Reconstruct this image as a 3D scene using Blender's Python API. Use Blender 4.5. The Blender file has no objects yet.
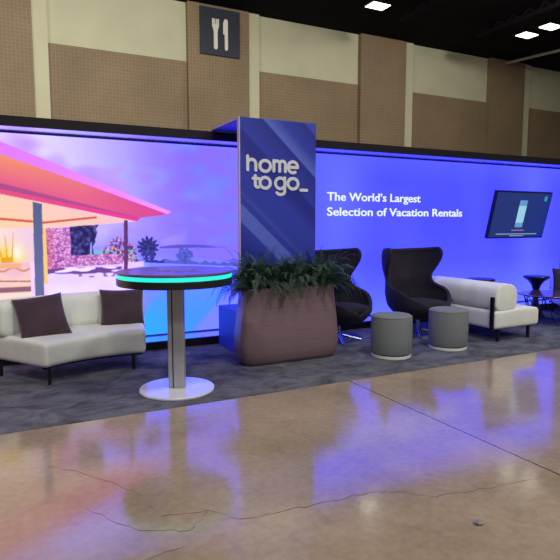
import bpy, bmesh, math, random
from mathutils import Vector, Matrix, noise
PI = math.pi
D = bpy.data
COL = bpy.context.scene.collection
sc = bpy.context.scene

# ---------------------------------------------------------------- materials
def lin(c):
    return tuple(((v/255.)/12.92 if v/255. <= .04045 else ((v/255.+.055)/1.055)**2.4) for v in c)

def mat(name, rgb, rough=.6, metal=0., spec=.5, var=.0, scale=20., bump=0., coat=0., sheen=0., stretch=(1,1,1)):
    m = D.materials.new(name); m.use_nodes = True
    nt = m.node_tree; b = nt.nodes['Principled BSDF']
    c = lin(rgb)
    b.inputs['Base Color'].default_value = (*c, 1)
    b.inputs['Roughness'].default_value = rough
    b.inputs['Metallic'].default_value = metal
    b.inputs['Specular IOR Level'].default_value = spec
    b.inputs['Coat Weight'].default_value = coat
    b.inputs['Sheen Weight'].default_value = sheen
    tc = nt.nodes.new('ShaderNodeTexCoord'); mp = nt.nodes.new('ShaderNodeMapping')
    mp.inputs['Scale'].default_value = stretch
    nt.links.new(tc.outputs['Object'], mp.inputs['Vector'])
    n = nt.nodes.new('ShaderNodeTexNoise'); n.inputs['Scale'].default_value = scale; n.inputs['Detail'].default_value = 5
    nt.links.new(mp.outputs['Vector'], n.inputs['Vector'])
    if var > 0:
        r = nt.nodes.new('ShaderNodeValToRGB')
        r.color_ramp.elements[0].position = .3; r.color_ramp.elements[1].position = .7
        r.color_ramp.elements[0].color = (*[v*(1-var) for v in c], 1)
        r.color_ramp.elements[1].color = (*[min(1, v*(1+var)) for v in c], 1)
        nt.links.new(n.outputs['Fac'], r.inputs['Fac']); nt.links.new(r.outputs['Color'], b.inputs['Base Color'])
    if bump > 0:
        bp = nt.nodes.new('ShaderNodeBump'); bp.inputs['Strength'].default_value = bump; bp.inputs['Distance'].default_value = .01
        nt.links.new(n.outputs['Fac'], bp.inputs['Height']); nt.links.new(bp.outputs['Normal'], b.inputs['Normal'])
    return m

def emis(name, rgb, strength=1.):
    m = D.materials.new(name); m.use_nodes = True
    nt = m.node_tree; b = nt.nodes['Principled BSDF']
    b.inputs['Base Color'].default_value = (.02, .02, .02, 1)
    b.inputs['Roughness'].default_value = .5
    b.inputs['Emission Color'].default_value = (*lin(rgb), 1)
    b.inputs['Emission Strength'].default_value = strength
    return m

def floor_material():
    m = D.materials.new('polished_concrete'); m.use_nodes = True
    nt = m.node_tree; L = nt.links; b = nt.nodes['Principled BSDF']; N = nt.nodes.new
    tc = N('ShaderNodeTexCoord')
    n1 = N('ShaderNodeTexNoise'); n1.inputs['Scale'].default_value = 1.3; n1.inputs['Detail'].default_value = 8; n1.inputs['Roughness'].default_value = .65
    L.new(tc.outputs['Object'], n1.inputs['Vector'])
    r = N('ShaderNodeValToRGB'); e = r.color_ramp.elements
    e[0].position = .3; e[0].color = (*lin((140, 123, 106)), 1); e[1].position = .72; e[1].color = (*lin((176, 157, 137)), 1)
    L.new(n1.outputs['Fac'], r.inputs['Fac'])
    n2 = N('ShaderNodeTexNoise'); n2.inputs['Scale'].default_value = 22; n2.inputs['Detail'].default_value = 4
    L.new(tc.outputs['Object'], n2.inputs['Vector'])
    mr = N('ShaderNodeMapRange'); mr.inputs['From Min'].default_value = .3; mr.inputs['From Max'].default_value = .7
    mr.inputs['To Min'].default_value = .9; mr.inputs['To Max'].default_value = 1.08
    L.new(n2.outputs['Fac'], mr.inputs['Value'])
    mx = N('ShaderNodeVectorMath'); mx.operation = 'SCALE'
    L.new(r.outputs['Color'], mx.inputs[0]); L.new(mr.outputs['Result'], mx.inputs['Scale'])
    # saw-cut joint in the slab, running away from the viewer every 6 m
    sx = N('ShaderNodeSeparateXYZ'); L.new(tc.outputs['Object'], sx.inputs[0])
    def band(sock, pos, width):
        s = N('ShaderNodeMath'); s.operation = 'SUBTRACT'; s.inputs[1].default_value = pos; L.new(sock, s.inputs[0])
        a = N('ShaderNodeMath'); a.operation = 'ABSOLUTE'; L.new(s.outputs[0], a.inputs[0])
        l = N('ShaderNodeMath'); l.operation = 'LESS_THAN'; l.inputs[1].default_value = width; L.new(a.outputs[0], l.inputs[0])
        return l.outputs[0]
    j = band(sx.outputs['X'], 2.94, .0055)
    mix = N('ShaderNodeMix'); mix.data_type = 'RGBA'
    L.new(j, mix.inputs['Factor']); L.new(mx.outputs[0], mix.inputs['A']); mix.inputs['B'].default_value = (.012, .01, .009, 1)
    L.new(mix.outputs['Result'], b.inputs['Base Color'])
    rr = N('ShaderNodeMapRange'); rr.inputs['From Min'].default_value = .35; rr.inputs['From Max'].default_value = .7
    rr.inputs['To Min'].default_value = .085; rr.inputs['To Max'].default_value = .15
    L.new(n1.outputs['Fac'], rr.inputs['Value']); L.new(rr.outputs['Result'], b.inputs['Roughness'])
    b.inputs['IOR'].default_value = 2.0
    bp = N('ShaderNodeBump'); bp.inputs['Strength'].default_value = .03; bp.inputs['Distance'].default_value = .01
    L.new(n2.outputs['Fac'], bp.inputs['Height']); L.new(bp.outputs['Normal'], b.inputs['Normal'])
    return m

def carpet_material():
    m = D.materials.new('carpet_pile'); m.use_nodes = True
    nt = m.node_tree; L = nt.links; b = nt.nodes['Principled BSDF']; N = nt.nodes.new
    tc = N('ShaderNodeTexCoord'); mp = N('ShaderNodeMapping'); mp.inputs['Scale'].default_value = (1., 1.5, 1.)
    L.new(tc.outputs['Object'], mp.inputs['Vector'])
    n1 = N('ShaderNodeTexNoise'); n1.inputs['Scale'].default_value = 3.2; n1.inputs['Detail'].default_value = 9; n1.inputs['Roughness'].default_value = .7; n1.inputs['Distortion'].default_value = .8
    L.new(mp.outputs['Vector'], n1.inputs['Vector'])
    r = N('ShaderNodeValToRGB'); e = r.color_ramp.elements
    e[0].position = .36; e[0].color = (*lin((66, 67, 76)), 1); e[1].position = .62; e[1].color = (*lin((110, 111, 122)), 1)
    L.new(n1.outputs['Fac'], r.inputs['Fac']); L.new(r.outputs['Color'], b.inputs['Base Color'])
    n2 = N('ShaderNodeTexNoise'); n2.inputs['Scale'].default_value = 180
    L.new(tc.outputs['Object'], n2.inputs['Vector'])
    bp = N('ShaderNodeBump'); bp.inputs['Strength'].default_value = .5; bp.inputs['Distance'].default_value = .01
    L.new(n2.outputs['Fac'], bp.inputs['Height']); L.new(bp.outputs['Normal'], b.inputs['Normal'])
    b.inputs['Roughness'].default_value = .95; b.inputs['Specular IOR Level'].default_value = .15
    return m

def tile_material():
    m = D.materials.new('small_wall_tiles'); m.use_nodes = True
    nt = m.node_tree; L = nt.links; b = nt.nodes['Principled BSDF']; N = nt.nodes.new
    tc = N('ShaderNodeTexCoord'); mp = N('ShaderNodeMapping'); mp.inputs['Rotation'].default_value = (PI/2, 0, 0)
    L.new(tc.outputs['Object'], mp.inputs['Vector'])
    br = N('ShaderNodeTexBrick'); br.offset = 0; br.inputs['Scale'].default_value = 1
    br.inputs['Brick Width'].default_value = .106; br.inputs['Row Height'].default_value = .106
    br.inputs['Mortar Size'].default_value = .008
    br.inputs['Color1'].default_value = (*lin((122, 104, 78)), 1); br.inputs['Color2'].default_value = (*lin((117, 99, 74)), 1)
    br.inputs['Mortar'].default_value = (*lin((138, 118, 90)), 1)
    L.new(mp.outputs['Vector'], br.inputs['Vector'])
    n = N('ShaderNodeTexNoise'); n.inputs['Scale'].default_value = .6; n.inputs['Detail'].default_value = 4
    L.new(tc.outputs['Object'], n.inputs['Vector'])
    mr = N('ShaderNodeMapRange'); mr.inputs['From Min'].default_value = .3; mr.inputs['From Max'].default_value = .7
    mr.inputs['To Min'].default_value = .88; mr.inputs['To Max'].default_value = 1.1
    L.new(n.outputs['Fac'], mr.inputs['Value'])
    vm = N('ShaderNodeVectorMath'); vm.operation = 'SCALE'
    L.new(br.outputs['Color'], vm.inputs[0]); L.new(mr.outputs['Result'], vm.inputs['Scale'])
    L.new(vm.outputs[0], b.inputs['Base Color']); b.inputs['Roughness'].default_value = .7
    return m

def stripe_panel_material():
    m = D.materials.new('blue_striped_print'); m.use_nodes = True
    nt = m.node_tree; L = nt.links; b = nt.nodes['Principled BSDF']; N = nt.nodes.new
    tc = N('ShaderNodeTexCoord'); sx = N('ShaderNodeSeparateXYZ'); L.new(tc.outputs['Object'], sx.inputs[0])
    a = N('ShaderNodeMath'); a.operation = 'MULTIPLY'; a.inputs[1].default_value = .92; L.new(sx.outputs['X'], a.inputs[0])
    s = N('ShaderNodeMath'); s.operation = 'ADD'; L.new(a.outputs[0], s.inputs[0]); L.new(sx.outputs['Z'], s.inputs[1])
    # diagonal coordinate: x*.92 + z, from 2.2 (bottom left) to 5.6 (top right)
    mr = N('ShaderNodeMapRange'); mr.inputs['From Min'].default_value = 0.; mr.inputs['From Max'].default_value = 3.6
    L.new(s.outputs[0], mr.inputs['Value'])
    r = N('ShaderNodeValToRGB'); cr = r.color_ramp; cr.interpolation = 'LINEAR'
    base, light, dark = (44, 60, 178), (88, 108, 212), (30, 40, 148)
    stops = [(0, base), (.30, base), (.33, dark), (.42, base), (.425, light), (.475, light), (.48, base), (.5, base), (.505, (62, 76, 182)), (.53, base), (.62, base), (.66, dark), (.70, dark), (.705, base), (.80, dark), (.805, light), (.85, (56, 70, 178)), (.855, base), (.93, dark), (.935, (60, 72, 180)), (1, base)]
    cr.elements[0].position = 0; cr.elements[0].color = (*lin(base), 1); cr.elements[1].position = 1; cr.elements[1].color = (*lin(base), 1)
    for p, c in stops[1:-1]:
        e = cr.elements.new(p); e.color = (*lin(c), 1)
    L.new(mr.outputs['Result'], r.inputs['Fac']); L.new(r.outputs['Color'], b.inputs['Base Color'])
    b.inputs['Roughness'].default_value = .45
    return m

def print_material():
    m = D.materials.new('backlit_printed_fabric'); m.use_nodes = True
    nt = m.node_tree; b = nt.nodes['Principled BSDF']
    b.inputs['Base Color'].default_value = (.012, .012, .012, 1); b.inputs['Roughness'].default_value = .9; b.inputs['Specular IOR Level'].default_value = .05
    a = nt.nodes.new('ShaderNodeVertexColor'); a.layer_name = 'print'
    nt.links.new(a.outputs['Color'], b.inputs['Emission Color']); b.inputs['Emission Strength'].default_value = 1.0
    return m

M = dict(
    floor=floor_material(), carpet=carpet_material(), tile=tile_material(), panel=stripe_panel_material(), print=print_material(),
    cream=mat('cream_wall_paint', (182, 180, 150), .7, var=.05, scale=1.2),
    ceil=mat('dark_ceiling', (13, 10, 17), .95, spec=.1, var=.3, scale=.6),
    pipe=mat('grey_ceiling_pipe', (150, 145, 130), .5),
    beam=mat('dark_steel_beam', (18, 15, 20), .9, spec=.1),
    black=mat('black_laminate', (22, 15, 26), .5, spec=.3),
    gloss=mat('glossy_reflector_laminate', (225, 225, 235), .16, metal=.85),
    white=mat('white_laminate', (225, 222, 230), .5),
    edge=mat('pale_panel_edge', (200, 180, 205), .5),
    frame=mat('dark_blue_frame', (40, 34, 120), .5),
    sofa=mat('off_white_upholstery', (226, 228, 220), .75, var=.05, scale=6, bump=.25, sheen=.1),
    seam=mat('upholstery_seam', (120, 120, 108), .9),
    leg=mat('black_metal', (12, 11, 14), .4, spec=.5),
    pillow=mat('plum_brown_velvet', (62, 40, 54), .85, var=.22, scale=9, bump=.2, sheen=.35),
    pillow2=mat('grey_patterned_weave', (46, 48, 68), .9, var=.7, scale=45),
    egg=mat('dark_plum_wool', (24, 19, 38), .85, var=.12, scale=60, bump=.2, sheen=.04),
    chrome=mat('polished_aluminium', (190, 190, 205), .25, metal=1.),
    ott=mat('grey_felt', (118, 122, 126), .9, var=.08, scale=70, bump=.25),
    ring=mat('white_plinth_ring', (225, 225, 220), .4),
    ttop=mat('dark_violet_laminate', (98, 82, 128), .28, var=.08, scale=5, coat=.1),
    tblack=mat('table_edge_black', (20, 19, 26), .35),
    led=emis('cyan_led', (20, 235, 215), 1.15),
    alu=mat('brushed_aluminium', (168, 168, 176), .42, metal=.1, var=.05, scale=30, stretch=(1, 1, .05)),
    alu_dark=mat('groove_dark', (48, 48, 54), .6),
    basew=mat('satin_white_metal', (214, 214, 226), .28, coat=.6),
    planter=mat('woven_bronze_laminate', (130, 107, 114), .36, metal=.15, var=.10, scale=14, bump=.3, stretch=(.25, .25, 9)),
    soil=mat('dark_soil', (22, 18, 15), 1., var=.4, scale=60, bump=.6),
    fern=mat('fern_green', (30, 56, 44), .5, var=.45, scale=9),
    fern_b=mat('fern_green_pale', (62, 96, 72), .5, var=.35, scale=9),
    coffee=mat('dark_walnut', (98, 72, 104), .14, var=.15, scale=4, coat=.6),
    tulip=mat('dark_blue_lacquer', (24, 24, 56), .3),
    sign=mat('navy_sign_board', (26, 32, 48), .5, var=.06, scale=1.5),
    signw=mat('sign_white', (208, 204, 188), .6),
    letter=mat('white_letter', (218, 220, 226), .5),
    letter_lit=emis('backlit_white_lettering', (232, 246, 255), 1.05),
    logo=mat('faint_table_logo', (128, 118, 158), .4),
    lamp=emis('lamp_diffuser', (255, 250, 228), 4.),
    bezel=mat('black_bezel', (10, 12, 28), .4),
    scr=emis('screen_navy', (10, 40, 112), 1.), scr_l=emis('screen_pale', (150, 205, 225), 1.), scr_m=emis('screen_mid_blue', (92, 150, 205), 1.),
    scr_t=emis('screen_teal', (30, 160, 170), 1.), scr_w=emis('screen_text', (150, 180, 215), .8), scr_r=emis('screen_text_red', (190, 130, 160), .8),
    crack=mat('floor_crack', (62, 48, 42), .9), pebble=mat('grey_debris', (120, 120, 118), .8, var=.3, scale=40),
)

# ---------------------------------------------------------------- object helpers
def obj(name, bm, material, parent=None, smooth=False, loc=None):
    me = D.meshes.new(name)
    bmesh.ops.recalc_face_normals(bm, faces=bm.faces[:])
    if smooth:
        for f in bm.faces: f.smooth = True
    bm.to_mesh(me); bm.free()
    for m in (material if isinstance(material, (list, tuple)) else [material]): me.materials.append(m)
    o = D.objects.new(name, me); COL.objects.link(o)
    if parent: o.parent = parent
    if loc is not None: o.location = loc
    return o
def tag(o, label, cat, group=None):
    o['label'] = label; o['category'] = cat
    if group: o['group'] = group
    return o
def thing(name, label, cat, loc=(0, 0, 0), rz=0., group=None):
    o = D.objects.new(name, None); COL.objects.link(o); o.location = loc; o.rotation_euler = (0, 0, rz); o.empty_display_size = .1
    return tag(o, label, cat, group)
def struct(o): o['kind'] = 'structure'; return o
def dup(root, loc, rz, label):
    r = root.copy(); COL.objects.link(r); r.location = loc; r.rotation_euler = (0, 0, rz); r['label'] = label
    for ch in list(root.children):
        c = ch.copy(); COL.objects.link(c); c.parent = r
        for g in list(ch.children):
            d = g.copy(); COL.objects.link(d); d.parent = c
    return r
def box(bm, x0, x1, y0, y1, z0, z1, mi=0):
    v = [bm.verts.new(p) for p in ((x0,y0,z0),(x1,y0,z0),(x1,y1,z0),(x0,y1,z0),(x0,y0,z1),(x1,y0,z1),(x1,y1,z1),(x0,y1,z1))]
    for q in ((0,3,2,1),(4,5,6,7),(0,1,5,4),(1,2,6,5),(2,3,7,6),(3,0,4,7)):
        bm.faces.new([v[i] for i in q]).material_index = mi
def B(*a, bevel=0.):
    bm = bmesh.new(); box(bm, *a)
    if bevel: bmesh.ops.bevel(bm, geom=bm.edges[:], offset=bevel, segments=2, affect='EDGES', profile=.5)
    return bm
def tube(bm, pts, r, n=8, r2=None):
    pts = [Vector(p) for p in pts]; rings = []
    for i, p in enumerate(pts):
        d = (pts[min(i+1, len(pts)-1)] - pts[max(i-1, 0)]).normalized()
        a = d.orthogonal().normalized() if i == 0 else (a - d*a.dot(d)).normalized()
        b = d.cross(a); rr = r if r2 is None else r + (r2-r)*i/(len(pts)-1)
        rings.append([bm.verts.new(p + (a*math.cos(2*PI*k/n) + b*math.sin(2*PI*k/n))*rr) for k in range(n)])
    for i in range(len(rings)-1):
        for k in range(n): bm.faces.new((rings[i][k], rings[i][(k+1) % n], rings[i+1][(k+1) % n], rings[i+1][k]))
    bm.faces.new(rings[0][::-1]); bm.faces.new(rings[-1])
def lathe(prof, n=48, sx=1., sy=1.):
    bm = bmesh.new(); rings = []
    for r, z in prof:
        if r < 1e-5: rings.append([bm.verts.new((0, 0, z))])
        else: rings.append([bm.verts.new((r*sx*math.cos(2*PI*k/n), r*sy*math.sin(2*PI*k/n), z)) for k in range(n)])
    for a, b in zip(rings, rings[1:]):
        for k in range(n):
            q = [a[k % len(a)], a[(k+1) % len(a)], b[(k+1) % len(b)], b[k % len(b)]]
            u = []
            for v in q:
                if v not in u: u.append(v)
            if len(u) > 2: bm.faces.new(u)
    return bm
def rbox(w, d, h, r, n=(10, 6, 4), fn=None):
    """rounded box centred at the origin with its middle cut up so it can be bent"""
    def axis(H, m):
        k = 4; a = [-H + r*(1-math.cos(PI/2*i/k)) for i in range(k)]
        mid = [-(H-r) + 2*(H-r)*i/m for i in range(m+1)]
        return a + mid + [-v for v in reversed(a)]
    A = (axis(w/2, n[0]), axis(d/2, n[1]), axis(h/2, n[2])); hs = (w/2, d/2, h/2)
    bm = bmesh.new(); cache = {}
    def V(i, j, k):
        if (i, j, k) in cache: return cache[(i, j, k)]
        p = Vector((A[0][i], A[1][j], A[2][k]))
        q = Vector([max(-(hs[t]-r), min(hs[t]-r, p[t])) for t in range(3)])
        e = p - q
        if e.length > 1e-7: p = q + e.normalized()*r
        if fn: p = Vector(fn(p))
        cache[(i, j, k)] = bm.verts.new(p); return cache[(i, j, k)]
    I, J, K = (len(a)-1 for a in A)
    for i in range(I):
        for j in range(J):
            for k in (0, K): bm.faces.new((V(i,j,k), V(i+1,j,k), V(i+1,j+1,k), V(i,j+1,k)))
    for i in range(I):
        for k in range(K):
            for j in (0, J): bm.faces.new((V(i,j,k), V(i+1,j,k), V(i+1,j,k+1), V(i,j,k+1)))
    for j in range(J):
        for k in range(K):
            for i in (0, I): bm.faces.new((V(i,j,k), V(i,j+1,k), V(i,j+1,k+1), V(i,j,k+1)))
    return bm
STEP = [0]
def ribbon(bm, pts, w, to3, depth):
    """thick rounded stroke through 2-D points, as a shallow solid; to3(u, v, d) places it"""
    def prism(poly):
        STEP[0] = (STEP[0]+1) % 97; dd = depth*(1+STEP[0]*.004)   # no two overlapping strokes share a face plane
        a = [bm.verts.new(to3(u, v, dd)) for u, v in poly]; b = [bm.verts.new(to3(u, v, 0)) for u, v in poly]
        bm.faces.new(a); bm.faces.new(b[::-1]); n = len(poly)
        for i in range(n): bm.faces.new((a[i], b[i], b[(i+1) % n], a[(i+1) % n]))
    for (x0, y0), (x1, y1) in zip(pts, pts[1:]):
        l = math.hypot(x1-x0, y1-y0)
        if l < 1e-6: continue
        nx, ny = -(y1-y0)/l*w/2, (x1-x0)/l*w/2
        prism([(x0+nx, y0+ny), (x0-nx, y0-ny), (x1-nx, y1-ny), (x1+nx, y1+ny)])
    for x, y in pts: prism([(x+w/2*math.cos(2*PI*k/14), y+w/2*math.sin(2*PI*k/14)) for k in range(14)])
def arc(cx, cy, r, a0, a1, n=14, ry=None):
    return [(cx+r*math.cos(math.radians(a0+(a1-a0)*i/n)), cy+(ry or r)*math.sin(math.radians(a0+(a1-a0)*i/n))) for i in range(n+1)]

def text_mesh(name, body, x, z, width, height, y, material, parent, offset=.012):
    cu = D.curves.new(name, 'FONT'); cu.body = body; cu.offset = offset; cu.extrude = .02; cu.resolution_u = 3
    t = D.objects.new(name + '_source', cu); COL.objects.link(t)
    dg = bpy.context.evaluated_depsgraph_get(); me = D.meshes.new_from_object(t.evaluated_get(dg))
    D.objects.remove(t); D.curves.remove(cu)
    xs = [v.co.x for v in me.vertices]; ys = [v.co.y for v in me.vertices]
    x0, x1 = min(xs), max(xs)
    for v in me.vertices:
        v.co = Vector((x + (v.co.x-x0)/(x1-x0)*width, y - .004 - v.co.z*.2, z + v.co.y*height/.70))
    me.materials.clear(); me.materials.append(material)
    o = D.objects.new(name, me); COL.objects.link(o)
    if parent: o.parent = parent
    return o

# ---------------------------------------------------------------- the hall
struct(obj('floor', B(-14, 34, -8, 18.2, -.2, 0), M['floor']))
struct(obj('ceiling', B(-14, 34, -8, 18.4, 8.56, 8.7), M['ceil']))
bm = bmesh.new(); box(bm, -14, 34, 18, 18.2, 0, 6.72, 0); box(bm, -14, 34, 18.02, 18.2, 6.72, 8.56, 1)
struct(obj('wall_back', bm, [M['tile'], M['cream']]))
n = 1
for k in range(-2, 4):
    x = 5.78 + 6.74*k
    struct(obj('trim_%d' % n, B(x, x+2.15, 17.84, 18.03, 0, 8.56), M['tile'])); n += 1
    struct(obj('trim_%d' % n, B(x+2.15, x+2.56, 17.9, 18.03, 0, 8.56), M['cream'])); n += 1
fl = D.objects['floor']
random.seed(4)
def crack(pts, w):
    bm = bmesh.new(); P = []
    for (a, b) in zip(pts, pts[1:]):
        for i in range(6):
            t = i/6; P.append((a[0]+(b[0]-a[0])*t+random.uniform(-.012, .012), a[1]+(b[1]-a[1])*t+random.uniform(-.012, .012)))
    P.append(pts[-1])
    prev = None
    for i, p in enumerate(P):
        ww = w*(.4+random.random())*.5
        v = (bm.verts.new((p[0], p[1]-ww, .0006)), bm.verts.new((p[0], p[1]+ww, .0006)))
        if prev: bm.faces.new((prev[0], v[0], v[1], prev[1]))
        prev = v
    obj('crack', bm, M['crack'], fl)
crack([(.23, 3.61), (.48, 3.285), (.645, 2.97), (.683, 2.69), (.935, 2.64), (1.04, 2.48), (1.25, 2.456), (1.48, 2.43), (1.8, 2.42), (1.96, 2.35), (2.06, 2.22), (2.38, 2.16), (2.8, 2.10)], .004)
crack([(.35, 2.95), (.55, 2.62), (.78, 2.5), (.93, 2.64)], .004)
crack([(-.2, 2.5), (.2, 2.45), (.5, 2.35), (.7, 2.38)], .004)
bm = bmesh.new(); bmesh.ops.create_icosphere(bm, subdivisions=2, radius=.022)
for v in bm.verts:
    v.co *= 1 + .35*noise.noise(v.co*60); v.co.z *= .45; v.co.x *= 1.3
tag(obj('debris', bm, M['pebble'], loc=(2.09, 1.9, .009)), 'small grey scrap of debris lying on the polished concrete floor at right', 'debris')

# ceiling fittings
LSP = [(17.95, 14.95), (17.95, 13.95), (11.3, 15.2)]
names = ['lit ceiling lamp at right, the one farther from the picture edge', 'lit ceiling lamp nearest the right picture edge', 'lit ceiling lamp cut off by the top of the picture above the cream wall']
for (x, y), lab in zip(LSP, names):
    t = thing('ceiling_light', lab, 'ceiling light', (x, y, 8.56), 0, 'lit ceiling lamps')
    obj('housing', B(-.36, .36, -.26, .26, -.1, 0, bevel=.01), M['beam'], t)
    obj('diffuser', B(-.33, .33, -.23, .23, -.125, -.1), M['lamp'], t)
bm = bmesh.new(); tube(bm, [(20.2, 17.9, 8.45), (20.6, 12.5, 8.25)], .06)
tag(obj('ceiling_pipe', bm, M['pipe']), 'thin pale pipe running under the dark ceiling at the right corner', 'pipe')
def truss(x0, y0, x1, y1, z, lab):
    t = thing('ceiling_beam', lab, 'beam', (0, 0, 0), 0, 'dark ceiling beams')
    bm = bmesh.new(); tube(bm, [(x0, y0, z), (x1, y1, z)], .09); obj('lower_chord', bm, M['beam'], t)
    bm = bmesh.new(); N = 12
    for i in range(N):
        f = lambda s: (x0+(x1-x0)*s/N, y0+(y1-y0)*s/N)
        tube(bm, [(*f(i), z), (*f(i+.5), 8.54), (*f(i+1), z)], .035, 6)
    obj('web_bracing', bm, M['beam'], t)
truss(12.5, 15.5, 12.5, 8, 8.3, 'dark open beam under the black ceiling left of the two right lamps')
truss(16.0, 15.5, 16.0, 8, 8.3, 'dark open beam under the black ceiling close to the two right lamps')

# wayfinding sign with fork and knife
s = thing('food_sign', 'dark square hall sign with pale fork and knife on the tiled wall', 'sign', (6.87, 17.82, 7.72))
obj('board', B(-.69, .69, -.06, .02, -.74, .74, bevel=.01), M['sign'], s)
to3 = lambda u, v, d: (u, -.06-d, v)
bm = bmesh.new()
ribbon(bm, [(-.17, -.5), (-.17, .16)], .13, to3, .02)
ribbon(bm, [(-.26, .38), (-.26, .17), (-.23, .1), (-.17, .07), (-.11, .1), (-.08, .17), (-.08, .38)], .055, to3, .02)
ribbon(bm, [(-.2, .38), (-.2, .12)], .035, to3, .02); ribbon(bm, [(-.14, .38), (-.14, .12)], .035, to3, .02)
ribbon(bm, [(-.17, .05), (-.17, .16)], .16, to3, .02)
obj('fork_symbol', bm, M['signw'], s)
bm = bmesh.new()
ribbon(bm, [(.2, -.5), (.2, .38)], .11, to3, .02); ribbon(bm, [(.13, -.02), (.13, .3), (.17, .4)], .07, to3, .02)
obj('knife_symbol', bm, M['signw'], s)

# ---------------------------------------------------------------- carpet
tag(obj('carpet', B(-4, 14, 4.31, 6.44, 0, .004), M['carpet']), 'mottled grey carpet laid on the concrete under the lounge furniture', 'carpet')
C0 = .004

# ---------------------------------------------------------------- backlit display wall
def inpoly(x, y, poly):
    c = False; j = len(poly)-1
    for i in range(len(poly)):
        xi, yi = poly[i]; xj, yj = poly[j]
        if (yi > y) != (yj > y) and x < (xj-xi)*(y-yi)/(yj-yi)+xi: c = not c
        j = i
    return c
def mixc(a, b, t):
    t = max(0., min(1., t)); return tuple(a[i]+(b[i]-a[i])*t for i in range(3))
def nz(x, z, s, o=0.): return noise.noise(Vector((x*s+o, z*s-o, o*1.7)))
FASCIA = [(-2.3, 3.30), (.087, 2.376), (.684, 2.148), (1.342, 1.879), (1.957, 1.641), (1.918, 1.605), (1.225, 1.853), (.68, 2.042), (.081, 2.239), (-2.3, 3.05)]
SOFFIT = [(-2.3, 3.05), (.081, 2.239), (.68, 2.042), (1.225, 1.853), (1.918, 1.605), (1.57, 1.56), (.067, 1.932), (-2.3, 2.53)]
DARKB = [(-2.3, 2.53), (.067, 1.932), (1.571, 1.591), (1.57, 1.555), (.064, 1.868), (-2.3, 2.40)]
PINKB = [(-2.3, 2.40), (.064, 1.868), (1.57, 1.555), (1.533, 1.518), (.061, 1.814), (-2.3, 2.28)]
INCEIL = [(-2.3, 2.28), (.061, 1.814), (1.533, 1.518), (1.065, 1.477), (.488, 1.444), (-2.3, 1.42)]
POST1 = [(.385, 1.735), (.478, 1.712), (.455, .1), (.36, .1)]
POST2 = [(1.379, 1.53), (1.426, 1.53), (1.408, .871), (1.36, .874)]
STONE = [(.506, 1.437), (.765, 1.454), (.768, 1.123), (1.25, 1.131), (1.355, 1.104), (1.352, 1.007), (.759, .992), (.469, .969)]
TREE = [(.765, 1.454), (1.05, 1.487), (1.03, 1.348), (.985, 1.255), (.975, 1.126), (.768, 1.12)]
BUSH = [(1.10, 1.12), (1.16, 1.228), (1.231, 1.298), (1.303, 1.345), (1.372, 1.296), (1.454, 1.247), (1.524, 1.173), (1.52, 1.026), (1.353, 1.031), (1.296, 1.08)]
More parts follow.
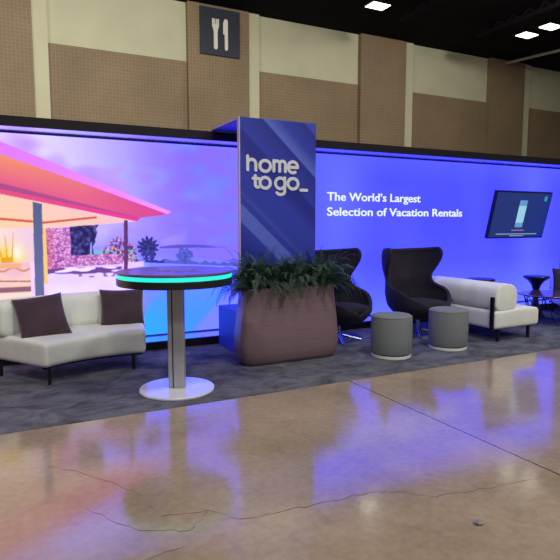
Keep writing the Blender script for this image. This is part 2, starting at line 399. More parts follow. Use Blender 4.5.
def mural(x, z):
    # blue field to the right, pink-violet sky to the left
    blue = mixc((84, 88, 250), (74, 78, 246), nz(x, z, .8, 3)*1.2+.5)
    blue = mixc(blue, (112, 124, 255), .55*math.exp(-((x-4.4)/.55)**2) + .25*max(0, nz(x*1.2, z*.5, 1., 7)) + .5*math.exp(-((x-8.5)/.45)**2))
    blue = mixc(blue, (118, 138, 255), .8*max(0, (.9-z)/.9))  # uneven wall glow painted into the blue: paler patches, foot and top
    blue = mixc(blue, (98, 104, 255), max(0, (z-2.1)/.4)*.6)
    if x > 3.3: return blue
    w = nz(x*.6, z*1.5, 1.6, 1)+.6*nz(x, z*1.6, 4., 5)
    skyl = mixc((236, 220, 252), (200, 158, 244), (1.9-z)*.9+w*1.8)
    skyr = mixc((138, 118, 248), (122, 132, 255), (z-1.3)*.7+w*1.5)
    c = mixc(skyl, skyr, (x-.5)/1.7)
    c = mixc(c, (206, 158, 244), max(0, min(1, (w-.02)*3.0))*.75*max(0, 1-abs(x-1.4)/1.2)); c = mixc(c, (146, 108, 232), max(0, min(1, (-w-.05)*3))*.5*max(0, 1-abs(x-2.1)/.7))
    hz = 1.18 if x < 1.56 else 1.18-(x-1.56)*.165
    c = mixc(c, (130, 122, 240), max(0, 1-abs(z-hz)/.2)*.5)
    # sea and island
    if 1.8 < x < 2.66:
        t = (x-1.8)/.86; top = 1.20+.032*math.sin(PI*min(1, t*1.15))**.7 - .012*t
        if 1.185-.004*t < z < top: c = (92, 86, 206)
    if z < hz and x < 1.5: c = (122, 190, 235)
    if x > 1.55 and z < hz-.0: c = mixc(c, (128, 138, 250), .5)
    # far shrubs along the pool edge
    ed = 1.02-(x-1.56)*.075
    if x > 1.75 and ed-.02 < z < ed+.045+.03*nz(x, 0, 14, 2): c = (94, 96, 214)
    d = math.hypot((x-2.13)/.13, (z-1.09)/.085)
    if d+.55*nz(x, z, 22, 4) < .95: c = mixc((78, 84, 200), (100, 108, 225), nz(x, z, 30)+.5)
    if abs(x-2.13) < .012 and .98 < z < 1.09: c = (74, 78, 190)
    # palm
    px, pz = x-1.66, z-1.20; r = math.hypot(px, pz); a = math.atan2(pz, px)
    if r < .09+.045*abs(math.sin(a*6.5+.4))+.02*nz(x, z, 30): c = mixc((40, 40, 118), (104, 98, 200), nz(x, z, 40)*.9+.12)
    if abs(px) < .075+.03*nz(x, z, 20) and .96 < z < 1.17 and nz(x, z, 26, 2) < .28: c = mixc((48, 48, 140), (80, 80, 190), nz(x, z, 30)+.4)
    if 1.50 < x < 1.86 and .97 < z < 1.04+.06*nz(x, 1, 11)-.1*max(0, x-1.72): c = (54, 54, 156)
    # pool and terrace
    if z < ed and x >= .4:
        cyan = mixc((45, 178, 255), (70, 150, 255), (x-1.5)/.8)
        pal = mixc((128, 142, 255), (96, 150, 255), (1-z)*1.0)
        edge = .125+(x-2.176)*1.06
        wc = mixc(cyan, pal, .5+(edge-z)*-2.2) if x < 3 else pal
        wc = mixc(pal, cyan, max(0, min(1, (z < edge+.9)*(.9-z)*1.5))) if z > edge else mixc(cyan, (124, 140, 255), min(1, (edge-z)*9))
        c = wc
        t = (1.62-x)/.35 + (z-.75)*.9
        c = mixc(c, (250, 232, 255), t)
    # terrace left of the second post
    if z < 1.03 and x < 1.6:
        t = (1.0-z)/.5
        c2 = mixc((236, 205, 250), (255, 240, 255), t+.3*nz(x, z*2, 4))
        c = mixc(c2, c, max(0, (x-1.42)/.2) if z < .97 else 0)
        if .905 < z < .985-(x-.5)*.01 and .48 < x < 1.34:
            q = nz(x, z*5, 7, 9)
            if q > .02: c = (118, 70, 150)
            if q < -.25: c = (255, 236, 250)
        if .86 < z < .905 and .8 < x < 1.34 and nz(x, z, 18, 3) > .3: c = (150, 120, 190)
    if inpoly(x, z, BUSH) and nz(x, z, 34, 1) > -.18:
        q = nz(x, z, 40, 6)
        c = mixc((74, 50, 132), (226, 140, 170), .4+q*1.5)
        if q > .35: c = (250, 190, 170)
    if inpoly(x, z, TREE) or (x > 1.0 and inpoly(x-.03-.03*nz(x, z, 20), z, TREE)):
        c = mixc((36, 32, 92), (92, 84, 170), .32+nz(x, z, 28, 8)*1.3)
    if inpoly(x, z, STONE):
        vd = noise.voronoi(Vector((x*26, z*32, 0)))[0]; q = min(1, (vd[1]-vd[0])*2.2); e = nz(x, z, 30, 2)*.8
        c = mixc((168, 88, 180), (246, 176, 238), q*.7+e*.9+.25)
        c = mixc(c, (240, 110, 100), max(0, (.62-x)/.16)*.6)
        if q < .09: c = (128, 58, 140)
    # inside the house
    if x < .5 and z < 1.46 and not inpoly(x, z, STONE):
        c = mixc((255, 232, 214), (246, 208, 236), (x+.1)/.45)
        g = math.exp(-(((x-.10)/.16)**2+((z-1.11)/.13)**2))
        c = mixc(c, (255, 214, 60), g); c = mixc(c, (255, 252, 240), .9*math.exp(-(((x-.2)/.07)**2+((z-1.17)/.09)**2)))
        for dx, s_ in ((-.02, .12), (.03, .02), (.08, -.05), (-.07, .25)):
            if 1.1 < z < 1.33+dx and abs(x-.07-dx+(z-1.1)*s_*1.6) < .005*(1.5-(z-1.1)*4): c = (226, 160, 84)
        if abs(z-1.085) < .035 and abs(x-.1) < .06: c = (240, 170, 40)
        if z < 1.06:
            c = mixc((255, 222, 190), (246, 190, 214), (z-.7)/.35+.4*nz(x, z, 9, 3))
            if abs(z-.985+.02*math.sin(x*30)) < .012: c = (226, 146, 120)
            if 1.0 < z < 1.05 and x < .24: c = (250, 180, 140)
            if abs(z-.86+(x)*.05) < .009 and x < .33: c = (196, 120, 130)
            if .73 < z < .79 and -.3 < x < .33: c = (150, 96, 120)
            if z < .73: c = (250, 225, 215)
            if x > .33: c = (252, 214, 240)
        if x < -.3: c = mixc((250, 205, 160), (240, 170, 160), nz(x, z, 3)+.5)
    if .455 < x < .51 and .8 < z < 1.46: c = (255, 206, 130)
    if inpoly(x, z, INCEIL):
        c = mixc((255, 214, 176), (252, 200, 208), x/1.3+(z-1.5)*.7)
    for (ax, az, bx, bz, hw) in ((-.8, 1.62, .385, 1.514, .013), (.47, 1.5, 1.068, 1.565, .012)):
        if ax < x < bx and abs(z-(az+(bz-az)*(x-ax)/(bx-ax))) < hw: c = (216, 96, 70)
    if inpoly(x, z, PINKB): c = mixc((232, 84, 132), (238, 62, 160), (x)/1.2)
    if inpoly(x, z, DARKB): c = (176, 78, 140)
    if inpoly(x, z, SOFFIT):
        f = (z-(1.932-.2475*(x-.067)))/.3
        c = mixc((232, 96, 146), (248, 150, 112), f*(1.1-x*.6))
        c = mixc(c, (216, 70, 150), max(0, (x-.9)))
        c = mixc(c, (250, 120, 130), .3*nz(x*.3+z*2, z, 3, 2))
    if inpoly(x, z, FASCIA): c = mixc((232, 128, 240), (246, 150, 250), (x-.2)/1.5)
    if inpoly(x, z, POST1): c = mixc((104, 110, 160), (84, 96, 140), (z-.9))
    if inpoly(x, z, POST2): c = mixc((124, 60, 120), (96, 50, 110), (x-1.36)/.05)
    return c

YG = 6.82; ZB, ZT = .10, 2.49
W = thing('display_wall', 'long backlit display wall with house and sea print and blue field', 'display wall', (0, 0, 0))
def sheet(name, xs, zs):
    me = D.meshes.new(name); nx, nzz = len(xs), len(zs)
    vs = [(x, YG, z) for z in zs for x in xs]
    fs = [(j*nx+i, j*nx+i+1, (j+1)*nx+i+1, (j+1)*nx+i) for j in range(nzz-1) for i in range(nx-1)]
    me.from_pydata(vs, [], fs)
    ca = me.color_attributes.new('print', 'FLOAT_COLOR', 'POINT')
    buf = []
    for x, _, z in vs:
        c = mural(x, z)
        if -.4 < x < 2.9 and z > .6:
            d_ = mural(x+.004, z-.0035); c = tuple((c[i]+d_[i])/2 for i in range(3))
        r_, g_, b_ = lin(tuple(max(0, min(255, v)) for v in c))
        k = max(0, (b_-.85)/.15)                # brightest blues emit extra, added to throw more blue on the lounge
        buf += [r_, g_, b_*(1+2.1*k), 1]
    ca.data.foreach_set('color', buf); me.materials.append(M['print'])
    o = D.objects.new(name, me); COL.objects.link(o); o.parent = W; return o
fr = lambda a, b, s: [a+(b-a)*i/max(1, round((b-a)/s)) for i in range(round((b-a)/s)+1)]
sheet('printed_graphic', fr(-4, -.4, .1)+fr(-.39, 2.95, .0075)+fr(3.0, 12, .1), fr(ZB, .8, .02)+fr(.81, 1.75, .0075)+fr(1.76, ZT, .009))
obj('backing_panel', B(-4, 12, YG+.01, YG+.12, ZB, ZT+.1), M['black'], W)
obj('header', B(-4, 12, 6.42, 6.46, ZT, 2.592, bevel=.003), M['black'], W)
obj('header_soffit', B(-4, 12, 6.46, YG+.12, ZT+.0, 2.585), M['gloss'], W)
obj('base_fascia', B(-4, 12, 6.42, 6.46, C0, .097), M['black'], W)
obj('base_ledge', B(-4, 12, 6.46, YG+.12, C0, .098), M['gloss'], W)
bm = bmesh.new(); box(bm, -4, 12, YG-.02, YG-.002, ZT-.018, ZT); box(bm, -4, 12, YG-.02, YG-.002, ZB, ZB+.012)
obj('graphic_frame', bm, M['frame'], W)
text_mesh('lettering', "The World\u2019s Largest", 4.235, 1.822, 1.715, .118, YG, M['letter_lit'], W)
text_mesh('lettering', "Selection of Vacation Rentals", 4.236, 1.606, 2.60, .118, YG, M['letter_lit'], W)

# wall monitor, tilted down
t = thing('wall_monitor', 'dark blue tilted flat screen mounted on the blue display wall', 'monitor', (8.0, 6.66, 1.64)); t.rotation_euler = (math.radians(13), 0, 0)
obj('bezel', B(-.68, .68, -.03, .03, -.405, .405, bevel=.006), M['bezel'], t)
bm = bmesh.new()
box(bm, -.655, .655, -.034, -.03, -.38, .38, 0)
box(bm, -.09, .09, -.037, -.034, -.13, .16, 1); box(bm, -.09, .09, -.037, -.034, .16, .255, 2); box(bm, -.09, .09, -.037, -.034, -.21, -.13, 2)
box(bm, .50, .56, -.037, -.034, .25, .33, 3)
box(bm, -.15, .15, -.036, -.034, -.27, -.255, 5)
box(bm, -.5, .5, -.036, -.034, -.335, -.32, 4); box(bm, -.17, .17, -.036, -.034, -.365, -.352, 4)
obj('screen', bm, [M['scr'], M['scr_l'], M['scr_m'], M['scr_t'], M['scr_w'], M['scr_r']], t)
obj('wall_bracket', B(-.15, .15, .03, .12, -.12, .12), M['bezel'], t)

# ---------------------------------------------------------------- branded tower
def h_logo(bm, to3, w, s=1., depth=.008):
    """the lower-case wordmark, built from round strokes; u to the right, v up, metres"""
    def R(pts, closed=False): ribbon(bm, [(p[0]*s, p[1]*s) for p in pts], w*s, to3, depth)
    hw = w/2; xh = .150; r = xh/2-hw
    # home
    R([(hw, .182-hw), (hw, hw)]); R([(hw, .07)] + arc(.066, .084, .048, 180, 0, 12) + [(.114, hw)])
    R(arc(.228, .068, r+.008, 0, 360, 20, r+.002))
    x = .335; R([(x, .132), (x, hw)]); R([(x, .07)] + arc(x+.036, .094, .036, 180, 0, 10) + [(x+.072, hw)]); R([(x+.072, .07)] + arc(x+.108, .094, .036, 180, 0, 10) + [(x+.144, hw)])
    cx = .575; R([(cx-.055, .068), (cx+.055, .068)] + arc(cx, .068, r+.004, 0, 300, 18, r+.004))
def h_logo2(bm, to3, w, s=1., depth=.008):
    def R(pts): ribbon(bm, [(p[0]*s, p[1]*s) for p in pts], w*s, to3, depth)
    hw = w/2; r = .150/2-hw
    R([(.03, .142), (.03, .05)] + arc(.06, .048, .030, 180, 290, 8)); R([(.004, .112), (.072, .112)])
    R(arc(.150, .068, r+.006, 0, 360, 20, r+.002))
    R(arc(.338, .068, r+.004, 0, 360, 20, r+.002)); R([(.395, .13), (.395, -.02)] + arc(.342, -.02, .053, 0, -150, 10, .036))
    R(arc(.500, .068, r+.008, 0, 360, 20, r+.002))
    R([(.60, .0), (.68, .0)])
YP = 5.62
T = thing('branded_tower', 'tall blue striped tower panel with white lettering behind the planter', 'display tower', (2.385, YP, 0))
obj('front_panel', B(.0, .95, 0, .045, C0, 2.635, bevel=.004), M['panel'], T)
obj('panel_edge', B(-.012, 0, -.002, .05, C0, 2.64), M['edge'], T)
bm = bmesh.new(); box(bm, -.012, .95, .045, .86, 2.6, 2.612, 1); box(bm, -.012, .95, .045, .86, 2.612, 2.64, 0)
obj('canopy_plate', bm, [M['edge'], M['panel']], T)
bm = bmesh.new(); h_logo(bm, lambda u, v, d: (.068+u, -.001-d, 2.058+v), .035); h_logo2(bm, lambda u, v, d: (.145+u, -.001-d, 1.874+v), .035)
obj('lettering', bm, M['letter'], T)
obj('storage_box', B(.005, .94, .05, .72, C0, .5, bevel=.004), M['panel'], T)
T2 = thing('branded_tower', 'edge of a second dark blue tower panel at the right picture edge', 'display tower', (8.76, 6.36, 0))
obj('front_panel', B(0, .95, 0, .045, C0, 2.635, bevel=.004), M['panel'], T2)

# ---------------------------------------------------------------- planter and ferns
def superell(a, b, n, t):
    c, s_ = math.cos(t), math.sin(t)
    return (a*math.copysign(abs(c)**(2/n), c), b*math.copysign(abs(s_)**(2/n), s_))
P0 = thing('planter', 'large bronze woven planter with bulging sides holding ferns', 'planter', (2.812, 5.33, C0))
bm = bmesh.new(); rings = []; NS = 96
prof = [(.505, .125, 0), (.535, .145, .008), (.565, .162, .04), (.59, .176, .10), (.60, .182, .18), (.595, .18, .3), (.58, .172, .45), (.562, .162, .6), (.545, .155, .74), (.536, .15, .79), (.530, .146, .80), (.520, .137, .80), (.515, .132, .78), (.513, .13, .72)]
for a, b, z in prof:
    rings.append([bm.verts.new((*superell(a, b, 5.2, 2*PI*k/NS), z)) for k in range(NS)])
for r0, r1 in zip(rings, rings[1:]):
    for k in range(NS): bm.faces.new((r0[k], r0[(k+1) % NS], r1[(k+1) % NS], r1[k]))
bm.faces.new(rings[0][::-1])
obj('pot', bm, M['planter'], P0, smooth=True); P0.scale = (1, 1, 1.02)
bm = bmesh.new(); bm.faces.new([bm.verts.new((*superell(.513, .13, 5.2, 2*PI*k/NS), .74)) for k in range(NS)])
ex = bmesh.ops.extrude_face_region(bm, geom=bm.faces[:]); bmesh.ops.translate(bm, verts=[v for v in ex['geom'] if isinstance(v, bmesh.types.BMVert)], vec=(0, 0, -.02))
obj('soil', bm, M['soil'], P0)
def fern(seed, n, L, zmax):
    rnd = random.Random(seed); bm = bmesh.new()
    for i in range(n):
        az = rnd.uniform(0, 2*PI); el = rnd.uniform(.45, 1.5); ln = L*rnd.uniform(.65, 1.1)
        p = Vector((rnd.uniform(-.11, .11), rnd.uniform(-.08, .08), 0)); d = Vector((math.cos(az)*math.cos(el), .5*math.sin(az)*math.cos(el), math.sin(el))).normalized()
        side0 = d.cross(Vector((0, 0, 1))).normalized(); twist = rnd.uniform(-.5, .5); N = 20; mi = 1 if rnd.random() < .3 else 0
        droop = rnd.uniform(.12, .25)
        prev = None
        for k in range(N):
            s_ = k/(N-1); q = p.copy(); p = p + d*(ln/N); d = (d + Vector((0, 0, -droop*(0.35+s_)))).normalized()
            side = (side0*math.cos(twist) + d.cross(side0)*math.sin(twist)).normalized()
            w = .0016
            a, b, c_, e = bm.verts.new(q-side*w), bm.verts.new(q+side*w), bm.verts.new(p+side*w), bm.verts.new(p-side*w)
            bm.faces.new((a, b, c_, e)).material_index = mi
            if k > 2:
                ll = .042*(math.sin(PI*min(1, .18+.82*s_))**.7)*rnd.uniform(.8, 1.1) + .006
                for sg in (-1, 1):
                    tip = q + side*sg*ll + d*ll*.38 - Vector((0, 0, ll*.22))
                    m1 = q + side*sg*ll*.45 + d*(ll*.17+.0055); m0 = q + side*sg*ll*.45 + d*(ll*.17-.0055)
                    f = bm.faces.new([bm.verts.new(v) for v in (q, m0, tip, m1)]); f.material_index = mi
    return bm
FL = ['bushy dark fern spilling over the left end of the bronze planter', 'dark fern second from the left end of the planter', 'dark fern filling the middle of the bronze planter', 'dark fern second from the right end of the planter', 'fern with paler tips drooping over the right end of the planter']
for i, x in enumerate((-.43, -.22, 0, .21, .42)):
    o = obj('fern', fern(11+i, 170, .53 if i in (0, 4) else .50, .3), [M['fern'], M['fern_b']], loc=(2.812+x, 5.33+(.02 if i % 2 else -.02), C0+.765))
    tag(o, FL[i], 'fern', 'ferns in the planter')

# ---------------------------------------------------------------- bar table
t = thing('bar_table', 'tall round bar table with glowing cyan edge on a white disc base', 'table', (1.392, 4.765, C0))
obj('table_top', lathe([(0, 1.082), (.492, 1.082), (.5, 1.079), (.502, 1.072), (.5, 1.060), (0, 1.060)], 96), M['ttop'], t, smooth=False)
obj('light_band', lathe([(.488, 1.060), (.497, 1.058), (.497, 1.026), (.488, 1.024)], 96), M['led'], t)
obj('lower_rim', lathe([(0, 1.025), (.5, 1.025), (.502, 1.019), (.502, .968), (.496, .962), (0, .962)], 96), M['tblack'], t)
bm = bmesh.new(); h_logo(bm, lambda u, v, d: (-.2+u, -.03+v*1., 1.0825+d), .03, .62, .0006); h_logo2(bm, lambda u, v, d: (-.15+u, -.16+v, 1.0825+d), .03, .62, .0006)
obj('printed_logo', bm, M['logo'], t)
obj('column', B(-.068, -.03, -.05, .05, .03, .95, bevel=.008), M['alu'], t)
obj('column', B(-.022, .072, -.055, .055, .03, .95, bevel=.01), M['alu'], t)
obj('column_groove', B(-.034, -.018, -.044, .044, .03, .95), M['alu_dark'], t)
obj('mounting_plate', B(-.15, .16, -.14, .14, .948, .962, bevel=.004), M['tblack'], t)
obj('base_disc', lathe([(0, 0), (.325, 0), (.333, .004), (.335, .016), (.329, .026), (0, .03)], 96), M['basew'], t)
t.rotation_euler = (0, 0, -.47)

# ---------------------------------------------------------------- curved sofa at left
CX, CY = 1.065, 4.39
s = thing('curved_sofa', 'off-white curved lounge sofa with thin black legs and two dark cushions', 'sofa', (CX, CY, C0))
def bend(rc, a0, a1, zc, puff=None):
    am, ah = (a0+a1)/2, (a1-a0)/2
    def fn(p, half):
        a = math.radians(am - ah*p.x/half); r = rc + p.y; z = zc + p.z
        if puff: r, z = puff(p, r, z)
        return (r*math.cos(a), r*math.sin(a), z)
    return fn
def arcbox(r0, r1, z0, z1, a0, a1, rad, puff=None, n=(24, 8, 4)):
    rc = (r0+r1)/2; L = math.radians(a1-a0)*rc; f = bend(rc, a0, a1, (z0+z1)/2, puff)
    return rbox(L, r1-r0, z1-z0, rad, n, lambda p: f(p, L/2))
def crown(p, r, z):
    if p.z > 0: z += .02*math.cos(min(1, abs(p.y)/.42)*PI/2) + .0018*noise.noise(Vector((p.x*9, p.y*9, 0)))
    return r + .004*noise.noise(Vector((p.x*6, p.z*8, 3))), z
obj('seat', arcbox(1.235, 2.0, .165, .395, 78.2, 125, .045, crown), M['sofa'], s, smooth=True)
obj('backrest', arcbox(1.78, 2.02, .385, .745, 77.8, 126, .085, lambda p, r, z: (r+.08*(z-.4), z+.006*noise.noise(Vector((p.x*5, 0, 1))))), M['sofa'], s, smooth=True)
for aa in (89, 112):
    bm = bmesh.new(); q = math.radians(aa); tube(bm, [((1.783+dr+.08*(z-.4))*math.cos(q), (1.783+dr+.08*(z-.4))*math.sin(q), z) for dr, z in ((0, .42), (0, .6), (.006, .68), (.03, .724), (.08, .745))], .0025, 6)
    obj('seam', bm, M['seam'], s)
bm = bmesh.new()
for a0, a1 in ((80, 124.5),):
    pts = [(1.3*math.cos(math.radians(a0+(a1-a0)*i/20)), 1.3*math.sin(math.radians(a0+(a1-a0)*i/20)), .155) for i in range(21)]
    tube(bm, pts, .012, 6)
    pts = [(1.93*math.cos(math.radians(a0+(a1-a0)*i/20)), 1.93*math.sin(math.radians(a0+(a1-a0)*i/20)), .155) for i in range(21)]
    tube(bm, pts, .012, 6)
obj('under_frame', bm, M['leg'], s)
for (r, a) in ((1.275, 122.4), (1.27, 84), (1.94, 123.8), (1.94, 80.5)):
    q = math.radians(a); x, y = r*math.cos(q), r*math.sin(q)
    obj('leg', B(x-.016, x+.016, y-.016, y+.016, 0, .17), M['leg'], s)

def pillow(name, material, w, h, th, label, loc, rot, group=None, seed=0):
    bm = bmesh.new(); N = 22; g = {}
    for sd in (1, -1):
        for i in range(N+1):
            for j in range(N+1):
                u, v = -1+2*i/N, -1+2*j/N
                if sd == -1 and (i in (0, N) or j in (0, N)): g[(sd, i, j)] = g[(1, i, j)]; continue
                k = 1-.075*(1-abs(u)**2.2)*(abs(v)**3); k2 = 1-.075*(1-abs(v)**2.2)*(abs(u)**3)
                t_ = th/2*((1-u**4)*(1-v**4))**.55*(1+.12*noise.noise(Vector((u*2, v*2, seed))))
                g[(sd, i, j)] = bm.verts.new((u*w/2*k2, -sd*t_, v*h/2*k))
        for i in range(N):
            for j in range(N): bm.faces.new((g[(sd, i, j)], g[(sd, i+1, j)], g[(sd, i+1, j+1)], g[(sd, i, j+1)]))
    o = obj(name, bm, material, smooth=True, loc=loc); o.rotation_euler = rot
    return tag(o, label, 'cushion', group)
pillow('cushion', M['pillow'], .47, .46, .13, 'dark plum velvet cushion tilted on the left half of the curved sofa', (.365, 5.85, C0+.585), (math.radians(-33), math.radians(-5), math.radians(8)), 'plum cushions on the curved sofa', 1)
pillow('cushion', M['pillow'], .47, .43, .13, 'dark plum velvet cushion upright at the right end of the curved sofa', (1.185, 6.085, C0+.575), (math.radians(-15), math.radians(1), math.radians(-6)), 'plum cushions on the curved sofa', 5)

# ---------------------------------------------------------------- bench sofas at right
def bench_sofa(label, loc, rz, length, seat_d=.86, ex=2.7):
    s = thing('bench_sofa', label, 'sofa', loc, rz, 'bench sofas at the right')
    # local: x = depth (backrest at low x), y = length
    def top(p):
        z = p.z + (.018*math.cos(min(1, abs(p.x)/(seat_d/2))*PI/2) if p.z > 0 else 0)
        return (p.x+seat_d/2, p.y+length/2, z+.28)
    obj('seat', rbox(seat_d, length, .23, .04, (8, 10, 3), top), M['sofa'], s, smooth=True)
    bm = bmesh.new(); rings = []; NR = 40; NY = 14
    for j in range(NY+9):
        if j < 4: y, k = .01+.02*(1-math.cos(j/4*PI/2)), .92+.08*math.sin(j/4*PI/2)
        elif j > NY+4: y, k = length-.01-.02*(1-math.cos((NY+8-j)/4*PI/2)), .92+.08*math.sin((NY+8-j)/4*PI/2)
        else: y, k = .03+(length-.06)*(j-4)/NY, 1.+.008*math.sin((j-4)*1.9)
        rings.append([bm.verts.new((.20+k*.195*math.copysign(abs(math.cos(t_))**(2/ex), math.cos(t_)), y, .56+k*.172*math.copysign(abs(math.sin(t_))**(2/(ex if math.sin(t_) > 0 else 5)), math.sin(t_)))) for t_ in [2*PI*q/NR for q in range(NR)]])
    for r0, r1 in zip(rings, rings[1:]):
        for q in range(NR): bm.faces.new((r0[q], r0[(q+1) % NR], r1[(q+1) % NR], r1[q]))
    bm.faces.new(rings[0][::-1]); bm.faces.new(rings[-1])
    obj('backrest', bm, M['sofa'], s, smooth=True)
    for y in (.0, length):
        yy = (y-.018, y-.002) if y == 0 else (y+.002, y+.018)
        # black upright bracket on the outside of the back
    obj('bracket', B(-.028, -.004, .02, .075, .14, .575, bevel=.004), M['leg'], s)
    obj('bracket', B(-.028, -.004, length-.075, length-.02, .14, .575, bevel=.004), M['leg'], s)
    bm = bmesh.new(); box(bm, .05, .08, .05, length-.05, .155, .18); box(bm, seat_d-.1, seat_d-.07, .05, length-.05, .155, .18); box(bm, -.02, seat_d-.07, .05, .08, .155, .18); box(bm, -.02, seat_d-.07, length-.08, length-.05, .155, .18)
    obj('under_frame', bm, M['leg'], s)
    for x in (.10, seat_d-.15):
        for y in (.05, length-.05): obj('leg', B(x-.016, x+.016, y-.016, y+.016, 0, .18), M['leg'], s)
    return s
bench_sofa('off-white bench sofa seen end-on beside the right grey pouf', (5.50, 4.86, C0), math.radians(1), 1.27, .82)
bench_sofa('off-white bench sofa partly out of frame behind the dark oval coffee table', (8.37, 6.30, C0), math.radians(-126), 1.25, seat_d=.72, ex=5)
pillow('cushion', M['pillow2'], .42, .40, .12, 'dark grey patterned cushion on the sofa at the right picture edge', (8.165, 5.835, C0+.575), (math.radians(-14), 0, math.radians(-36)), None, 3)

# ---------------------------------------------------------------- egg chairs
def egg_shell():
    # rows: z, half width, half depth, y centre, opening angle each side measured from the back, front stretch
    rows = [(.262, .05, .05, -.01, 180), (.268, .16, .17, -.01, 180), (.29, .27, .27, -.01, 180), (.325, .31, .31, -.01, 180), (.37, .355, .355, -.01, 180),
            (.41, .395, .385, -.005, 176), (.45, .405, .38, 0, 150), (.50, .415, .37, .01, 136), (.545, .425, .365, .02, 124), (.58, .423, .36, .03, 114), (.605, .418, .355, .04, 100), (.63, .413, .35, .055, 84),
            (.67, .41, .345, .07, 72), (.72, .41, .34, .085, 68), (.79, .413, .34, .10, 71), (.86, .418, .34, .115, 78), (.93, .422, .345, .125, 86), (.99, .425, .345, .135, 92), (1.04, .425, .34, .14, 94), (1.08, .418, .33, .15, 92), (1.105, .40, .31, .155, 86)]
    bm = bmesh.new(); NP = 40; grid = []
    for z, a, b, yc, ph in rows:
        a += .025 if z > .85 else 0
        yc = .02+(yc-.02)*.5 if z > .55 else yc; b += .03 if z > .75 else 0
        row = []
        for i in range(NP+1):
            u = -1+2*i/NP; f = math.radians(ph)*u
            # back is +y; the cross-section is a slightly squared oval
            x = a*math.copysign(abs(math.sin(f))**.88, math.sin(f)); y = yc + b*math.copysign(abs(math.cos(f))**.92, math.cos(f))
            zz = z + (z > 1.03)*(.022*abs(u)**3) - max(0, (z-1.03)/.075)*.02*(1-abs(u))
            if z > .64:
                y -= .02*abs(u)**4
            row.append(bm.verts.new((x, y, zz)))
        grid.append(row)
    for r0, r1 in zip(grid, grid[1:]):
        for i in range(NP): bm.faces.new((r0[i], r0[i+1], r1[i+1], r1[i]))
    bm.faces.new(grid[0][:-1])
    bmesh.ops.remove_doubles(bm, verts=bm.verts[:], dist=.0015)
    return bm
e = thing('egg_chair', 'dark plum wing armchair right of the other, fully in view behind the poufs', 'armchair', (5.0, 5.72, C0), 0, 'dark wing armchairs')
sh = obj('shell', egg_shell(), M['egg'], e, smooth=True)
md = sh.modifiers.new('thickness', 'SOLIDIFY'); md.thickness = .05; md.offset = 1
md = sh.modifiers.new('smooth', 'SUBSURF'); md.levels = 1; md.render_levels = 1
bm = rbox(.56, .56, .11, .05, (8, 8, 2), lambda p: (p.x*(1-.12*(p.y > 0)*p.y/.28), p.y-.05, p.z+.40+.03*math.cos(min(1, math.hypot(p.x, p.y)/.3)*PI/2)*(p.z > 0)+.05*(-p.y)*.5))
obj('seat_cushion', bm, M['egg'], e, smooth=True)
bm = bmesh.new(); tube(bm, [(0, 0, .05), (0, 0, .27)], .028, 16); obj('stem', bm, M['chrome'], e, smooth=False)
bm = bmesh.new(); box(bm, -.12, .12, -.12, .12, .215, .235); obj('swivel_plate', bm, M['chrome'], e)
bm = bmesh.new()
for k in range(4):
    q = PI/4+.2+k*PI/2; c_, s_ = math.cos(q), math.sin(q)
    tube(bm, [(0, 0, .085), (c_*.12, s_*.12, .06), (c_*.31, s_*.31, .016)], .022, 8, .013)
obj('star_base', bm, M['chrome'], e)
e.rotation_euler = (0, 0, math.radians(0)); e.scale = (.92, .96, 1.03)
e2 = dup(e, (3.83, 5.86, C0), math.radians(12), 'dark plum wing armchair partly hidden by the bronze planter')

# ---------------------------------------------------------------- poufs
t = thing('pouf', 'round grey felt pouf in front of the gap between the two wing armchairs', 'pouf', (3.93, 4.93, C0), 0, 'round grey poufs')
obj('cushioned_drum', lathe([(0, .03), (.205, .03), (.222, .04), (.229, .06), (.232, .2), (.23, .43), (.224, .458), (.205, .474), (.15, .48), (0, .483)], 64), M['ott'], t, smooth=True)
bm = bmesh.new(); tube(bm, [(.2255*math.cos(2*PI*k/64), .2255*math.sin(2*PI*k/64), .457) for k in range(65)], .004, 6)
obj('piping', bm, M['ott'], t, smooth=True)
obj('plinth_ring', lathe([(0, 0), (.215, 0), (.222, .004), (.222, .03), (.215, .034), (0, .034)], 64), M['ring'], t)
dup(t, (4.80, 4.95, C0), .6, 'round grey felt pouf next to the end of the off-white bench sofa')

# ---------------------------------------------------------------- coffee table and pedestal tables
t = thing('coffee_table', 'dark oval coffee table on black wire legs at the right edge', 'coffee table', (7.44, 5.40, C0), math.radians(-27))
obj('table_top', lathe([(0, .452), (.60, .452), (.62, .446), (.61, .436), (.57, .430), (0, .43)], 72, 1., .72), M['coffee'], t)
bm = bmesh.new(); NL = 8
for k in range(NL):
    a0, a1, am = 2*PI*k/NL, 2*PI*(k+1)/NL, 2*PI*(k+.5)/NL
    p = lambda a, r, z: (r*math.cos(a), r*.72*math.sin(a), z)
    tube(bm, [p(a0, .54, .43), p(am, .40, .008), p(a1, .54, .43)], .008, 6)
tube(bm, [(.54*math.cos(2*PI*k/40), .54*.72*math.sin(2*PI*k/40), .425) for k in range(41)], .005, 6)
tube(bm, [(.42*math.cos(2*PI*k/40), .42*.72*math.sin(2*PI*k/40), .16) for k in range(41)], .005, 6)
obj('wire_base', bm, M['leg'], t)
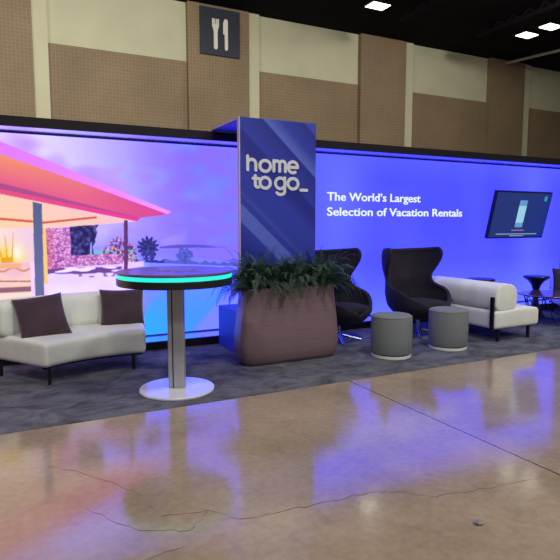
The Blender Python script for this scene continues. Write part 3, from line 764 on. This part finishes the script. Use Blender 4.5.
t = thing('pedestal_table', 'dark hourglass pedestal table behind the oval coffee table', 'side table', (7.69, 6.02, C0), 0, 'dark hourglass side tables')
obj('body', lathe([(0, 0), (.15, 0), (.152, .01), (.12, .06), (.075, .14), (.05, .24), (.042, .34), (.05, .43), (.075, .51), (.125, .575), (.185, .615), (.2, .63), (.2, .64), (.194, .645), (0, .645)], 64), M['tulip'], t, smooth=True)
obj('top_disc', lathe([(0, .645), (.19, .645), (.192, .65), (.188, .655), (0, .655)], 64), M['tulip'], t)
dup(t, (6.56, 6.10, C0), 0, 'dark side table top just showing above the bench sofa backrest')

# ---------------------------------------------------------------- light
def area(name, loc, size, power, col, rot=(0, 0, 0), sy=None):
    l = D.lights.new(name, 'AREA'); l.energy = power; l.color = col; l.size = size
    if sy: l.shape = 'RECTANGLE'; l.size_y = sy
    o = D.objects.new(name, l); COL.objects.link(o); o.location = loc; o.rotation_euler = rot; return o
warm = (1., .965, .90)
for i, (x, y) in enumerate([(-3, 1.0), (3.5, .5), (10, 1.0), (0, -5), (8, -5), (15.6, 9.5), (1, 10), (5.5, 9.1), (-4, 10), (13.6, 9.2)]):
    area('unseen_hall_light', (x, y, 8.3), 1.0, 290 if y < 9 else (60 if x > 14 else 400), warm, rot=(math.radians(52) if 9 < y < 10.1 and x < 14 else 0, 0, 0))  # unseen lights overhead; the tilted ones added to brighten the back wall
w = D.worlds.new('hall_ambient'); sc.world = w; w.use_nodes = True
w.node_tree.nodes['Background'].inputs[0].default_value = (.58, .56, .56, 1); w.node_tree.nodes['Background'].inputs[1].default_value = .25

# ---------------------------------------------------------------- camera
cam = D.cameras.new('camera'); cam.sensor_width = 36; cam.lens = 36*555/560; cam.clip_end = 200
co = D.objects.new('camera', cam); COL.objects.link(co); co.location = (0, 0, 1.5)
co.rotation_euler = (PI/2-math.radians(5.864), 0, -math.radians(27.042))
sc.camera = co
sc.view_settings.view_transform = 'Standard'; sc.view_settings.look = 'None'
sc.view_settings.gamma = 1; sc.view_settings.use_curve_mapping = False; sc.view_settings.exposure = 0
